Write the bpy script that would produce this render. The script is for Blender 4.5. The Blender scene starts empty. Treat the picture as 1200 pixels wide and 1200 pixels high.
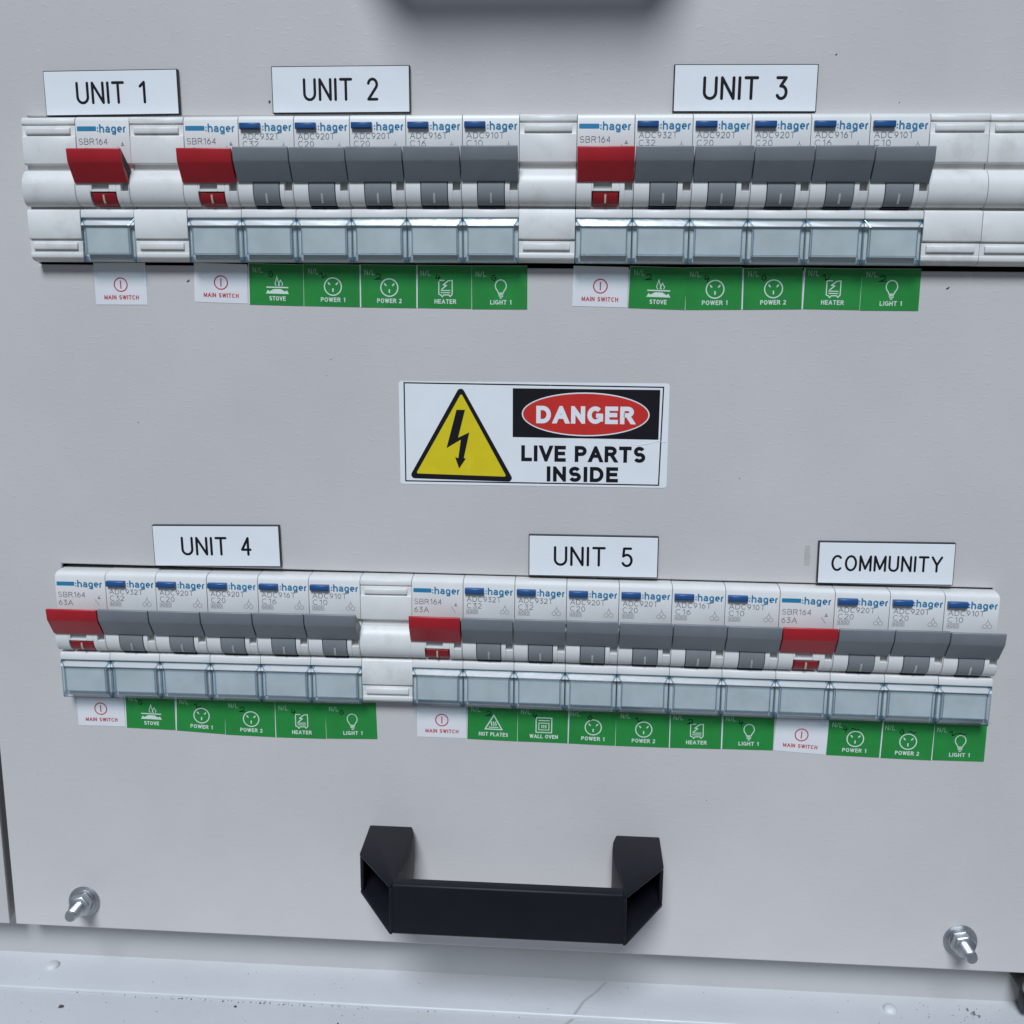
import bpy, bmesh, math, random
from mathutils import Matrix, Vector
random.seed(7)
SC = bpy.context.scene
COL = SC.collection
MM = 0.001
# ------------------------------------------------------------------ camera, sky, sun, exposure
cam = bpy.data.cameras.new('camera'); camo = bpy.data.objects.new('camera', cam); COL.objects.link(camo)
right = Vector((0.99802513, 0.06236254, 0.00753343))
fwd = Vector((-0.0599229, 0.98116572, -0.18363845))
up = Vector((-0.0188437, 0.18282436, 0.98296499))
M = Matrix.Identity(4)
for i in range(3):
    M[i][0] = right[i]; M[i][1] = up[i]; M[i][2] = -fwd[i]
M.translation = Vector((175.291, -321.743, -44.909)) * MM
camo.matrix_world = M
cam.sensor_width = 36; cam.lens = 1167.56 / 1200 * 36; cam.shift_y = -72.3 / 1200
cam.clip_start = 0.01; cam.clip_end = 100
SC.camera = camo

SUN_EL, SUN_AZ = math.radians(48), math.radians(-5)      # azimuth measured from straight in front of the panel towards the right
w = bpy.data.worlds.new('World'); SC.world = w; w.use_nodes = True
nt = w.node_tree; bg = nt.nodes['Background']
sky = nt.nodes.new('ShaderNodeTexSky'); sky.sky_type = 'NISHITA'; sky.sun_disc = False
sky.sun_elevation = SUN_EL; sky.sun_rotation = math.pi - SUN_AZ; sky.air_density = 0.75; sky.dust_density = 0.4; sky.ozone_density = 3.0
nt.links.new(sky.outputs[0], bg.inputs[0]); bg.inputs[1].default_value = 0.05
sl = bpy.data.lights.new('sun', 'SUN'); slo = bpy.data.objects.new('sun', sl); COL.objects.link(slo)
sl.energy = 4.8; sl.angle = math.radians(19); sl.color = (0.82, 0.91, 1.0)
sd = Vector((math.sin(SUN_AZ) * math.cos(SUN_EL), -math.cos(SUN_AZ) * math.cos(SUN_EL), math.sin(SUN_EL)))
slo.rotation_euler = sd.to_track_quat('Z', 'Y').to_euler()
SC.view_settings.view_transform = 'Standard'; SC.view_settings.look = 'None'
SC.view_settings.exposure = -0.5; SC.view_settings.gamma = 1

# ------------------------------------------------------------------ materials
def new_mat(name):
    m = bpy.data.materials.new(name); m.use_nodes = True
    return m, m.node_tree, m.node_tree.nodes['Principled BSDF']
def mapped(nt, scale=(1, 1, 1), rand=False):
    tc = nt.nodes.new('ShaderNodeTexCoord'); mp = nt.nodes.new('ShaderNodeMapping')
    mp.inputs['Scale'].default_value = scale
    nt.links.new(tc.outputs['Object'], mp.inputs[0])
    if rand:
        oi = nt.nodes.new('ShaderNodeObjectInfo'); mu = nt.nodes.new('ShaderNodeMath'); mu.operation = 'MULTIPLY'
        mu.inputs[1].default_value = 3.0
        nt.links.new(oi.outputs['Random'], mu.inputs[0]); nt.links.new(mu.outputs[0], mp.inputs['Location'])
    return mp
def noise(nt, vec, scale, detail=4, rough=.55):
    n = nt.nodes.new('ShaderNodeTexNoise'); n.inputs['Scale'].default_value = scale
    n.inputs['Detail'].default_value = detail; n.inputs['Roughness'].default_value = rough
    nt.links.new(vec.outputs[0], n.inputs['Vector']); return n
def ramp(nt, src, a, b, ca=(0, 0, 0, 1), cb=(1, 1, 1, 1)):
    r = nt.nodes.new('ShaderNodeValToRGB'); e = r.color_ramp.elements
    e[0].position = a; e[0].color = ca; e[1].position = b; e[1].color = cb
    nt.links.new(src, r.inputs[0]); return r
def plastic(name, col, rough=.45, var=.04, bump=.15, bscale=1500, dirt=0, dirtcol=(.33, .31, .27), metallic=0, spec=.5, rand=True, bdist=.00004):
    m, nt, p = new_mat(name)
    p.inputs['Roughness'].default_value = rough; p.inputs['Metallic'].default_value = metallic
    p.inputs['Specular IOR Level'].default_value = spec
    mp = mapped(nt, rand=rand)
    n = noise(nt, mp, 120, 5)
    lo = tuple(c * (1 - var) for c in col) + (1,); hi = tuple(min(1, c * (1 + var)) for c in col) + (1,)
    base = ramp(nt, n.outputs['Fac'], .35, .65, lo, hi).outputs[0]
    if dirt:
        d1 = noise(nt, mp, 95, 6, .65); r1 = ramp(nt, d1.outputs['Fac'], .52, .74, (0, 0, 0, 1), (dirt, dirt, dirt, 1))
        mx = nt.nodes.new('ShaderNodeMix'); mx.data_type = 'RGBA'
        nt.links.new(r1.outputs[0], mx.inputs[0]); nt.links.new(base, mx.inputs[6]); mx.inputs[7].default_value = dirtcol + (1,)
        base = mx.outputs[2]
        d2 = noise(nt, mp, 1400, 2, .5); r2 = ramp(nt, d2.outputs['Fac'], .70, .76, (0, 0, 0, 1), (dirt, dirt, dirt, 1))
        mx2 = nt.nodes.new('ShaderNodeMix'); mx2.data_type = 'RGBA'
        nt.links.new(r2.outputs[0], mx2.inputs[0]); nt.links.new(base, mx2.inputs[6]); mx2.inputs[7].default_value = (.22, .20, .18, 1)
        base = mx2.outputs[2]
    nt.links.new(base, p.inputs['Base Color'])
    if bump:
        b = nt.nodes.new('ShaderNodeBump'); b.inputs['Strength'].default_value = bump; b.inputs['Distance'].default_value = bdist
        nb = noise(nt, mp, bscale, 3); nt.links.new(nb.outputs['Fac'], b.inputs['Height'])
        nt.links.new(b.outputs[0], p.inputs['Normal'])
    return m
def panel_paint(name, col, var=.03, rough=.42, speck=.0):
    m, nt, p = new_mat(name)
    p.inputs['Roughness'].default_value = rough
    mp = mapped(nt)
    big = noise(nt, mp, 14, 5, .6)
    lo = tuple(c * (1 - var) for c in col) + (1,); hi = tuple(c * (1 + var) for c in col) + (1,)
    base = ramp(nt, big.outputs['Fac'], .3, .7, lo, hi).outputs[0]
    if speck:
        s = noise(nt, mp, 520, 3, .6); r = ramp(nt, s.outputs['Fac'], .70, .78, (0, 0, 0, 1), (speck, speck, speck, 1))
        mx = nt.nodes.new('ShaderNodeMix'); mx.data_type = 'RGBA'
        nt.links.new(r.outputs[0], mx.inputs[0]); nt.links.new(base, mx.inputs[6]); mx.inputs[7].default_value = (.14, .13, .12, 1)
        base = mx.outputs[2]
    nt.links.new(base, p.inputs['Base Color'])
    sm = noise(nt, mapped(nt, (1, 1, .35)), 38, 6, .65); rs = ramp(nt, sm.outputs['Fac'], .3, .72, (rough - .09,) * 3 + (1,), (rough + .12,) * 3 + (1,))
    nt.links.new(rs.outputs[0], p.inputs['Roughness'])
    st = mapped(nt, (1, 1, 2.2))
    v = noise(nt, st, 290, 3, .55); rv = ramp(nt, v.outputs['Fac'], .56, .80)
    f = noise(nt, mp, 900, 3, .5)
    ad = nt.nodes.new('ShaderNodeMath'); ad.operation = 'MULTIPLY_ADD'; ad.inputs[1].default_value = .18
    nt.links.new(f.outputs['Fac'], ad.inputs[0]); nt.links.new(rv.outputs[0], ad.inputs[2])
    b = nt.nodes.new('ShaderNodeBump'); b.inputs['Strength'].default_value = .30; b.inputs['Distance'].default_value = .00016
    nt.links.new(ad.outputs[0], b.inputs['Height']); nt.links.new(b.outputs[0], p.inputs['Normal'])
    return m
def clear(name, tint, gloss_rough=.04, ior=1.5):
    m = bpy.data.materials.new(name); m.use_nodes = True; nt = m.node_tree
    for n in list(nt.nodes): nt.nodes.remove(n)
    o = nt.nodes.new('ShaderNodeOutputMaterial'); t = nt.nodes.new('ShaderNodeBsdfTransparent'); g = nt.nodes.new('ShaderNodeBsdfGlossy')
    lw = nt.nodes.new('ShaderNodeLayerWeight'); lw.inputs[0].default_value = .5; pw = nt.nodes.new('ShaderNodeMath'); pw.operation = 'POWER'; pw.inputs[1].default_value = 4
    f = nt.nodes.new('ShaderNodeMath'); f.operation = 'MULTIPLY_ADD'; f.inputs[1].default_value = .85; f.inputs[2].default_value = ((ior - 1) / (ior + 1)) ** 2
    nt.links.new(lw.outputs['Facing'], pw.inputs[0]); nt.links.new(pw.outputs[0], f.inputs[0]); mx = nt.nodes.new('ShaderNodeMixShader')
    mp = mapped(nt, rand=True); nb = noise(nt, mp, 160, 3, .6); bp = nt.nodes.new('ShaderNodeBump'); bp.inputs['Strength'].default_value = .35; bp.inputs['Distance'].default_value = .0002
    nt.links.new(nb.outputs['Fac'], bp.inputs['Height']); nt.links.new(bp.outputs[0], g.inputs['Normal'])
    t.inputs[0].default_value = tint + (1,); g.inputs['Roughness'].default_value = gloss_rough
    nt.links.new(f.outputs[0], mx.inputs[0]); nt.links.new(t.outputs[0], mx.inputs[1]); nt.links.new(g.outputs[0], mx.inputs[2])
    nt.links.new(mx.outputs[0], o.inputs[0]); return m
MT = dict(
    panel=panel_paint('panel_powder_coat', (.565, .53, .515), var=.045),
    frame=panel_paint('frame_powder_coat', (.46, .445, .43), var=.05),
    ledge=panel_paint('ledge_white_paint', (.56, .56, .57), var=.06, speck=.45),
    body=plastic('breaker_white_plastic', (.70, .685, .665), .38, .02, .08),
    blank=plastic('blank_white_plastic', (.70, .685, .66), .42, .03, .1, dirt=.34),
    grey=plastic('toggle_grey_plastic', (.185, .20, .215), .42, .05, .12),
    lever=plastic('lever_grey_plastic', (.20, .21, .22), .45, .05, .1),
    red=plastic('toggle_red_plastic', (.42, .014, .022), .38, .06, .1),
    flag=plastic('flag_red_plastic', (.30, .008, .014), .4, .06, .1),
    btn=plastic('button_blue_plastic', (.016, .080, .235), .35, .05, .05),
    mark=plastic('mark_light_paint', (.45, .44, .44), .5, .1, 0),
    rmark=plastic('mark_cream_paint', (.55, .45, .36), .5, .1, 0),
    dark=plastic('cavity_shade_black', (.012, .012, .014), .6, .1, 0),  # black colour stands in for the dark inside gaps and recesses
    notch=plastic('notch_shade_grey', (.40, .395, .39), .5, .04, 0),  # darker than the body: the notch's depth shading is put into this grey
    paper=plastic('label_paper', (.52, .535, .53), .55, .07, .1),
    logo=plastic('print_blue', (.018, .20, .37), .5, .06, 0),
    grey_ink=plastic('print_grey', (.17, .17, .19), .5, .12, 0),
    black_ink=plastic('print_black', (.008, .008, .011), .55, .1, 0, spec=.2),
    red_ink=plastic('print_red', (.50, .035, .05), .5, .08, 0),
    white_ink=plastic('print_white', (.66, .72, .66), .5, .04, 0),
    faint_ink=plastic('print_pale_green', (.40, .56, .40), .5, .05, 0),
    green=plastic('sticker_green', (.022, .235, .046), .42, .06, .1, 600, spec=.3),
    sticker=plastic('sticker_white', (.74, .73, .74), .34, .02, .12, 500),
    sign_white=plastic('sign_white', (.80, .80, .82), .30, .015, .35, 170, bdist=.0001),
    sign_yellow=plastic('sign_yellow', (.70, .55, .012), .32, .04, .3, 170, bdist=.0001),
    sign_red=plastic('sign_red', (.58, .028, .022), .32, .04, .3, 170, bdist=.0001),
    plate=plastic('plate_white', (.80, .81, .83), .30, .012, .05),
    core=plastic('plate_black_core', (.012, .012, .014), .4, .05, 0),
    handle=plastic('handle_black_plastic', (.0055, .0062, .010), .52, .12, .25, 1800, spec=.3),
    zinc=plastic('zinc_steel', (.50, .51, .52), .40, .15, .3, 900, metallic=1),
    worn=plastic('worn_paint', (.60, .60, .60), .5, .08, .3),
    speck=plastic('dirt_speck', (.075, .07, .065), .8, .2, 0),
    glue=plastic('old_glue', (.49, .47, .44), .6, .1, .2),
    residue=plastic('streak_grey', (.42, .425, .42), .6, .1, .2),
    rubber=plastic('black_rubber', (.015, .014, .014), .55, .1, .3),
    ground=plastic('grey_concrete', (.14, .137, .13), .85, .15, .3, 30),
    clear=clear('clear_cover_plastic', (.915, .955, .975), .06),
    bevel=clear('cover_bevel_highlight', (.985, .992, 1.0), .18, 2.1),  # paler than the other cover faces, painting in the bright sky highlight
    edge=clear('cover_refraction_tint', (.70, .81, .87), .10, 1.8),
)
# ------------------------------------------------------------------ mesh helpers; local coordinates (x right, p out of the panel, z up) in mm
class MB:
    def __init__(s): s.v = []; s.f = []; s.m = []
    def add(s, pts, faces, mi=0):
        o = len(s.v); s.v += [(x * MM, -p * MM, z * MM) for x, p, z in pts]
        for f in faces: s.f.append(tuple(o + i for i in f)); s.m.append(mi)
        return s
    def box(s, x0, x1, p0, p1, z0, z1, mi=0):
        P = [(x0, p0, z0), (x1, p0, z0), (x1, p1, z0), (x0, p1, z0), (x0, p0, z1), (x1, p0, z1), (x1, p1, z1), (x0, p1, z1)]
        return s.add(P, [(0, 1, 2, 3), (7, 6, 5, 4), (0, 4, 5, 1), (1, 5, 6, 2), (2, 6, 7, 3), (3, 7, 4, 0)], mi)
    def prism(s, prof, x0, x1, mi=0):      # prof: (z, p) loop, swept along x
        n = len(prof)
        P = [(x0, p, z) for z, p in prof] + [(x1, p, z) for z, p in prof]
        F = [(i, (i + 1) % n, n + (i + 1) % n, n + i) for i in range(n)] + [tuple(range(n))[::-1], tuple(range(n, 2 * n))]
        return s.add(P, F, mi)
    def poly(s, pts, p, mi=0):             # flat polygon (x, z) facing out
        return s.add([(x, p, z) for x, z in pts], [tuple(range(len(pts)))], mi)
    def slab(s, pts, p0, p1, mi=0):        # polygon with thickness
        n = len(pts)
        return s.add([(x, p0, z) for x, z in pts] + [(x, p1, z) for x, z in pts],
                     [tuple(range(n)), tuple(range(2 * n - 1, n - 1, -1))] + [(i, n + i, n + (i + 1) % n, (i + 1) % n) for i in range(n)], mi)
    def ring(s, cx, cz, r, wd, p, n=28, ry=None, a0=0, a1=360, mi=0):
        ry = ry or r; V = []; full = abs(a1 - a0) >= 360; k = n if full else n + 1
        for i in range(k):
            a = math.radians(a0 + (a1 - a0) * i / n); c, t = math.cos(a), math.sin(a)
            V += [(cx + r * c, p, cz + ry * t), (cx + (r - wd) * c, p, cz + (ry - wd) * t)]
        F = [(2 * i, 2 * i + 1, (2 * i + 3) % (2 * k), (2 * i + 2) % (2 * k)) for i in range(n)]
        return s.add(V, F, mi)
    def disc(s, cx, cz, r, p, n=28, ry=None, mi=0):
        ry = ry or r
        return s.poly([(cx + r * math.cos(2 * math.pi * i / n), cz + ry * math.sin(2 * math.pi * i / n)) for i in range(n)], p, mi)
    def lathe(s, prof, cx, cz, n=24, mi=0):   # prof: (r, p), axis along p
        V = []; k = len(prof)
        for r, p in prof:
            for i in range(n):
                a = 2 * math.pi * i / n; V.append((cx + r * math.cos(a), p, cz + r * math.sin(a)))
        F = [(j * n + i, j * n + (i + 1) % n, (j + 1) * n + (i + 1) % n, (j + 1) * n + i) for j in range(k - 1) for i in range(n)]
        F += [tuple(range(n)), tuple(range(k * n - 1, (k - 1) * n - 1, -1))]
        return s.add(V, F, mi)
    def stroke(s, pts, wd, p, cap='flat', mi=0):
        pts = [q for i, q in enumerate(pts) if i == 0 or (abs(q[0] - pts[i - 1][0]) + abs(q[1] - pts[i - 1][1])) > 1e-5]
        n = len(pts)
        if n < 2: return s
        closed = abs(pts[0][0] - pts[-1][0]) + abs(pts[0][1] - pts[-1][1]) < 1e-4 and n > 3
        h = wd / 2; L = []; Rr = []
        def dr(a, b):
            d = (b[0] - a[0], b[1] - a[1]); l = math.hypot(*d); return (d[0] / l, d[1] / l)
        for i in range(n):
            if closed: d0 = dr(pts[i - 1], pts[i]) if i else dr(pts[-2], pts[-1]); d1 = dr(pts[i], pts[i + 1]) if i < n - 1 else dr(pts[0], pts[1])
            else: d0 = dr(pts[i - 1], pts[i]) if i else dr(pts[0], pts[1]); d1 = dr(pts[i], pts[i + 1]) if i < n - 1 else d0
            nx, nz = -(d0[1] + d1[1]), d0[0] + d1[0]; l = math.hypot(nx, nz) or 1; nx /= l; nz /= l
            c = max(.22, nx * -d0[1] + nz * d0[0]); k = h / c
            L.append((pts[i][0] + nx * k, p, pts[i][1] + nz * k)); Rr.append((pts[i][0] - nx * k, p, pts[i][1] - nz * k))
        s.add(L + Rr, [(i, n + i, n + i + 1, i + 1) for i in range(n - 1)], mi)
        if cap == 'round' and not closed:
            for e, q in ((pts[0], dr(pts[1], pts[0])), (pts[-1], dr(pts[-2], pts[-1]))):
                a = math.atan2(q[1], q[0])
                s.add([(e[0] + h * math.cos(a + t), p, e[1] + h * math.sin(a + t)) for t in [(-.5 + i / 6) * math.pi for i in range(7)]], [tuple(range(7))], mi)
        return s
    def build(s, name, mats, parent=None, bevel=0, smooth=35, seg=1):
        me = bpy.data.meshes.new(name)
        bm = bmesh.new(); vs = [bm.verts.new(c) for c in s.v]
        for f, mi in zip(s.f, s.m):
            try: fc = bm.faces.new([vs[i] for i in f]); fc.material_index = mi
            except ValueError: pass
        if bevel:
            bmesh.ops.recalc_face_normals(bm, faces=bm.faces[:])
            ed = [e for e in bm.edges if len(e.link_faces) == 2 and e.calc_face_angle(0) > math.radians(38)]
            bmesh.ops.bevel(bm, geom=ed, offset=bevel * MM, segments=seg, affect='EDGES', profile=.5, clamp_overlap=True)
        elif smooth and len(s.f) > 3: bmesh.ops.recalc_face_normals(bm, faces=bm.faces[:]) if getattr(s, 'solid', True) else None
        bm.to_mesh(me); bm.free()
        if smooth:
            me.shade_smooth(); me.set_sharp_from_angle(angle=math.radians(smooth))
        for m in (mats if isinstance(mats, (list, tuple)) else [mats]): me.materials.append(MT[m])
        o = bpy.data.objects.new(name, me); COL.objects.link(o)
        if parent: o.parent = parent
        return o
def flat(mb): mb.solid = False; return mb
def thing(name, label, cat, loc=(0, 0, 0), group=None, roty=0):
    o = bpy.data.objects.new(name, None); COL.objects.link(o); o.empty_display_size = .005
    o.location = (loc[0] * MM, -loc[1] * MM, loc[2] * MM); o.rotation_euler = (0, roty, 0)
    return tag(o, label, cat, group)
def tag(o, label=None, cat=None, group=None, kind=None):
    for k, v in (('label', label), ('category', cat), ('group', group), ('kind', kind)):
        if v: o[k] = v
    return o
KIDS = {}
def copy_tree(o, parent=None):
    c = o.copy(); COL.objects.link(c)
    c.parent = parent
    for ch in KIDS_of(o): copy_tree(ch, c)
    return c
def KIDS_of(o): return list(o.children)

# ------------------------------------------------------------------ stroke lettering (cap height 1)
def arc(cx, cy, rx, ry, a0, a1, n=10):
    return [(cx + rx * math.cos(math.radians(a0 + (a1 - a0) * i / n)), cy + ry * math.sin(math.radians(a0 + (a1 - a0) * i / n))) for i in range(n + 1)]
G = {
 'A': (.74, [[(0, 0), (.37, 1), (.74, 0)], [(.14, .34), (.60, .34)]]),
 'B': (.60, [[(0, 0), (0, 1), (.34, 1)] + arc(.34, .76, .23, .24, 90, -90, 8) + [(.10, .52)], [(.34, .52)] + arc(.36, .26, .24, .26, 90, -90, 8) + [(0, 0)]]),
 'C': (.68, [arc(.36, .5, .36, .5, 48, 312, 18)]),
 'D': (.66, [[(0, 0), (0, 1), (.28, 1)] + arc(.28, .5, .38, .5, 90, -90, 14) + [(0, 0)]]),
 'E': (.54, [[(.54, 1), (0, 1), (0, 0), (.54, 0)], [(0, .52), (.49, .52)]]),
 'G': (.72, [arc(.37, .5, .37, .5, 46, 350, 18) + [(.73, .46), (.42, .46)], [(.73, .42), (.73, .02)]]),
 'H': (.62, [[(0, 0), (0, 1)], [(.62, 0), (.62, 1)], [(0, .52), (.62, .52)]]),
 'I': (.0, [[(0, 0), (0, 1)]]),
 'L': (.50, [[(0, 1), (0, 0), (.50, 0)]]),
 'M': (.76, [[(0, 0), (0, 1), (.38, .12), (.76, 1), (.76, 0)]]),
 'N': (.62, [[(0, 0), (0, 1), (.62, 0), (.62, 1)]]),
 'O': (.74, [arc(.37, .5, .37, .5, 90, 450, 24)]),
 'P': (.58, [[(0, 0), (0, 1), (.32, 1)] + arc(.32, .74, .26, .26, 90, -90, 8) + [(.10, .48)]]),
 'R': (.62, [[(0, 0), (0, 1), (.34, 1)] + arc(.34, .755, .25, .245, 90, -90, 8) + [(.10, .51)], [(.36, .46), (.62, 0)]]),
 'S': (.58, [arc(.29, .74, .26, .26, 25, 250, 12) + arc(.29, .26, .29, .26, 75, -155, 12)]),
 'T': (.62, [[(0, 1), (.62, 1)], [(.31, .98), (.31, 0)]]),
 'U': (.62, [[(0, 1), (0, .31)] + arc(.31, .31, .31, .31, 180, 360, 12) + [(.62, 1)]]),
 'V': (.68, [[(0, 1), (.34, 0), (.68, 1)]]),
 'W': (.98, [[(0, 1), (.25, 0), (.49, 1), (.73, 0), (.98, 1)]]),
 'Y': (.68, [[(0, 1), (.34, .46), (.34, 0)], [(.36, .48), (.68, 1)]]),
 '0': (.50, [arc(.25, .5, .25, .5, 90, 450, 20)]),
 '1': (.26, [[(0, .80), (.24, 1), (.24, 0)]]),
 '2': (.50, [arc(.25, .74, .25, .26, 170, -35, 12) + [(0, 0), (.50, 0)]]),
 '3': (.50, [[(.02, 1), (.47, 1), (.20, .60), (.26, .60)] + arc(.25, .30, .25, .30, 80, -150, 12)]),
 '4': (.52, [[(.38, 0), (.38, 1)], [(.38, 1), (0, .30), (.52, .30)]]),
 '5': (.50, [[(.45, 1), (.08, 1), (.04, .55), (.10, .60)] + arc(.24, .32, .26, .32, 95, -150, 12)]),
 '6': (.50, [arc(.25, .31, .25, .31, 130, 490, 16), [(.04, .45), (.12, .72), (.38, 1)]]),
 '9': (.50, [arc(.25, .69, .25, .31, -50, 310, 16), [(.46, .55), (.38, .28), (.12, 0)]]),
 '/': (.40, [[(0, -.05), (.40, 1.05)]]),
 '.': (.06, [[(0, .0), (.07, .0)]]),
 ':': (.0, [[(-.08, .12), (.08, .12)], [(-.08, .56), (.08, .56)]]),
 '-': (.3, [[(0, .5), (.3, .5)]]),
 'h': (.46, [[(0, 0), (0, 1)], [(0, .40)] + arc(.23, .44, .23, .25, 160, 0, 8) + [(.46, 0)]]),
 'a': (.44, [arc(.22, .47, .20, .22, 165, 0, 8) + [(.44, 0)], [(.42, .40), (.2, .36)] + arc(.19, .18, .19, .18, 95, 270, 8) + [(.3, .02), (.42, .14)]]),
 'g': (.46, [arc(.23, .33, .23, .34, 90, 450, 16), [(.48, .68), (.48, -.10)] + arc(.24, -.08, .24, .22, 0, -150, 8)]),
 'e': (.46, [[(.02, .34), (.46, .34)] + arc(.24, .34, .23, .34, 8, 305, 14)]),
 'r': (.28, [[(0, 0), (0, .68)], [(0, .34)] + arc(.22, .38, .21, .29, 160, 85, 6)]),
}
def clipz(q, lo, hi):
    for sgn, lim in ((1, lo), (-1, -hi)):
        out = []
        for i in range(len(q)):
            a, b = q[i - 1], q[i]; da, db = sgn * a[2] - lim, sgn * b[2] - lim
            if (da < 0) != (db < 0):
                t = da / (da - db); out.append(tuple(a[k] + (b[k] - a[k]) * t for k in range(3)))
            if db >= 0: out.append(b)
        q = out
        if len(q) < 3: return []
    return q
def text(mb, s, x, z, h, wd, p, width=None, align='l', cap='flat', gap=None, space=.34, mi=0, lean=0):
    """letters whose outer box is h tall with its lower left at (x, z); stroke wd; optional forced outer width"""
    gap = (.14 * h + wd) if gap is None else gap
    k = h - wd
    adv = []; X = 0
    for ch in s:
        if ch == ' ': X += space * h + wd; continue
        adv.append((ch, X)); X += G[ch][0] * k + gap
    tot = X - gap + wd
    sx = 1 if width is None else (width - wd) / (tot - wd)
    W = (tot - wd) * sx + wd
    x0 = x + (0 if align == 'l' else -W / 2 if align == 'c' else -W) + wd / 2
    i = 0
    for ch, ax in adv:
        for st in G[ch][1]:
            q = [(x0 + (ax + a * k) * sx, z + wd / 2 + b * k) for a, b in st]
            pp = p + .010 * (i % 4); i += 1
            if cap == 'round':          # engraved: split at sharp corners so that every corner is round
                run = [q[0]]
                for a, b, c in zip(q, q[1:], q[2:] + [None]):
                    run.append(b)
                    if c is None: break
                    t = abs((math.atan2(c[1] - b[1], c[0] - b[0]) - math.atan2(b[1] - a[1], b[0] - a[0]) + math.pi) % (2 * math.pi) - math.pi)
                    if t > .9: mb.stroke(run, wd, pp, 'round', mi); run = [b]; pp += .003
                mb.stroke(run, wd, pp, 'round', mi)
            elif ch in 'AMNVW' or (ch == 'R' and len(q) == 2):
                def ext(e, f): l = math.hypot(e[0] - f[0], e[1] - f[1]); return (e[0] + (e[0] - f[0]) / l * wd, e[1] + (e[1] - f[1]) / l * wd)
                if ch == 'A' and len(q) == 2: mb.stroke(q, wd * .9, pp, 'flat', mi); continue
                q = [ext(q[0], q[1]) if ch != 'R' else q[0]] + q[1:-1] + [ext(q[-1], q[-2])]
                tmp = MB(); tmp.stroke(q, wd, pp, 'flat', mi)
                for f in tmp.f:
                    c = clipz([tuple(k / MM * (-1 if j == 1 else 1) for j, k in enumerate(tmp.v[ii])) for ii in f], z, z + h)
                    if c: mb.add(c, [tuple(range(len(c)))], mi)
            else:
                def fe(e, f, gy):
                    dx, dz = e[0] - f[0], e[1] - f[1]; l = math.hypot(dx, dz)
                    if (gy in (0, 1) and abs(dz) > 3 * abs(dx)) or (ch in 'ELT2' and abs(dz) < .01 * l): return (e[0] + dx / l * wd / 2, e[1] + dz / l * wd / 2)
                    return e
                n0 = fe(q[0], q[1], st[0][1]); n1 = fe(q[-1], q[-2], st[-1][1])
                if st[0] != st[-1]: q = [n0] + q[1:-1] + [n1]
                mb.stroke(q, wd, pp, cap, mi)
    return W

# ------------------------------------------------------------------ setting: cabinet front
X0, X1, Z0, Z1 = -28.9, 352.0, -289.0, 92.0
Z2 = -148.82; XR2 = 0.0
cut = [(-.1, 333.2, -46.1, .2), (-.6, 314.0, Z2 - 46.0, Z2 + .75)]
def holed_sheet(x0, x1, z0, z1, holes, p0, p1):
    mb = MB(); xs = sorted({x0, x1} | {h[i] for h in holes for i in (0, 1)}); zs = sorted({z0, z1} | {h[i] for h in holes for i in (2, 3)})
    V = {}
    def vid(x, p, z):
        if (x, p, z) not in V: V[(x, p, z)] = len(V)
        return V[(x, p, z)]
    solid = lambda i, j: 0 <= i < len(xs) - 1 and 0 <= j < len(zs) - 1 and not any(h[0] <= xs[i] < h[1] and h[2] <= zs[j] < h[3] for h in holes)
    F = []
    for i in range(len(xs) - 1):
        for j in range(len(zs) - 1):
            if not solid(i, j): continue
            a, b, c, d = (xs[i], zs[j]), (xs[i + 1], zs[j]), (xs[i + 1], zs[j + 1]), (xs[i], zs[j + 1])
            F.append([vid(q[0], p1, q[1]) for q in (a, b, c, d)]); F.append([vid(q[0], p0, q[1]) for q in (d, c, b, a)])
            for (di, dj, s, e) in ((0, -1, a, b), (1, 0, b, c), (0, 1, c, d), (-1, 0, d, a)):
                if not solid(i + di, j + dj):
                    F.append([vid(s[0], p1, s[1]), vid(s[0], p0, s[1]), vid(e[0], p0, e[1]), vid(e[0], p1, e[1])])
    mb.add([k for k, _ in sorted(V.items(), key=lambda t: t[1])], F)
    return mb
o = holed_sheet(X0, X1, Z0, Z1, cut, -1.6, 0).build('switchboard_panel', 'panel', bevel=.45, seg=2, smooth=0)
tag(o, 'large pale grey powder coated switchboard panel with two long breaker cutouts', 'panel')
# returned flanges behind the panel edges keep the edge thick
o2 = MB()
o2.box(X0 + .2, X0 + 1.4, -11.9, -1.61, Z0 + .5, Z1); o2.box(X0 + 1.41, X1, -11.9, -1.61, Z0 + .3, Z0 + 1.5)
o2 = o2.build('edge_flange', 'panel'); o2.parent = o
n = MB().box(-120, -31.35, -1.6, 0, -289.0, Z1).build('side_panel', 'panel', bevel=.45, seg=2)
tag(n, 'neighbouring grey panel strip at the left edge of the photo, beyond the dark gap', 'panel')
f2 = MB().box(-120, -32.6, -11.9, -1.61, -288.6, Z1).build('edge_flange', 'frame'); f2.parent = n
f = MB().box(-120, X1, -14, -12, -310.0, -270).box(-34, -26, -14, -12.0, -269.99, Z1).build('cabinet_surround', 'frame')
tag(f, 'recessed warm grey cabinet frame strip under the panel', 'cabinet frame')
c = MB().box(-25, X1, -26, -24, -269, Z1).box(-25, X1, -23.99, -1.8, Z1 - 2, Z1).box(-25, -23, -23.99, -12.5, -269, Z1 - 2.01).build('cabinet_interior', 'dark'); tag(c, 'dark interior backplate seen only in gaps round the breakers', 'backplate')
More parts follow.
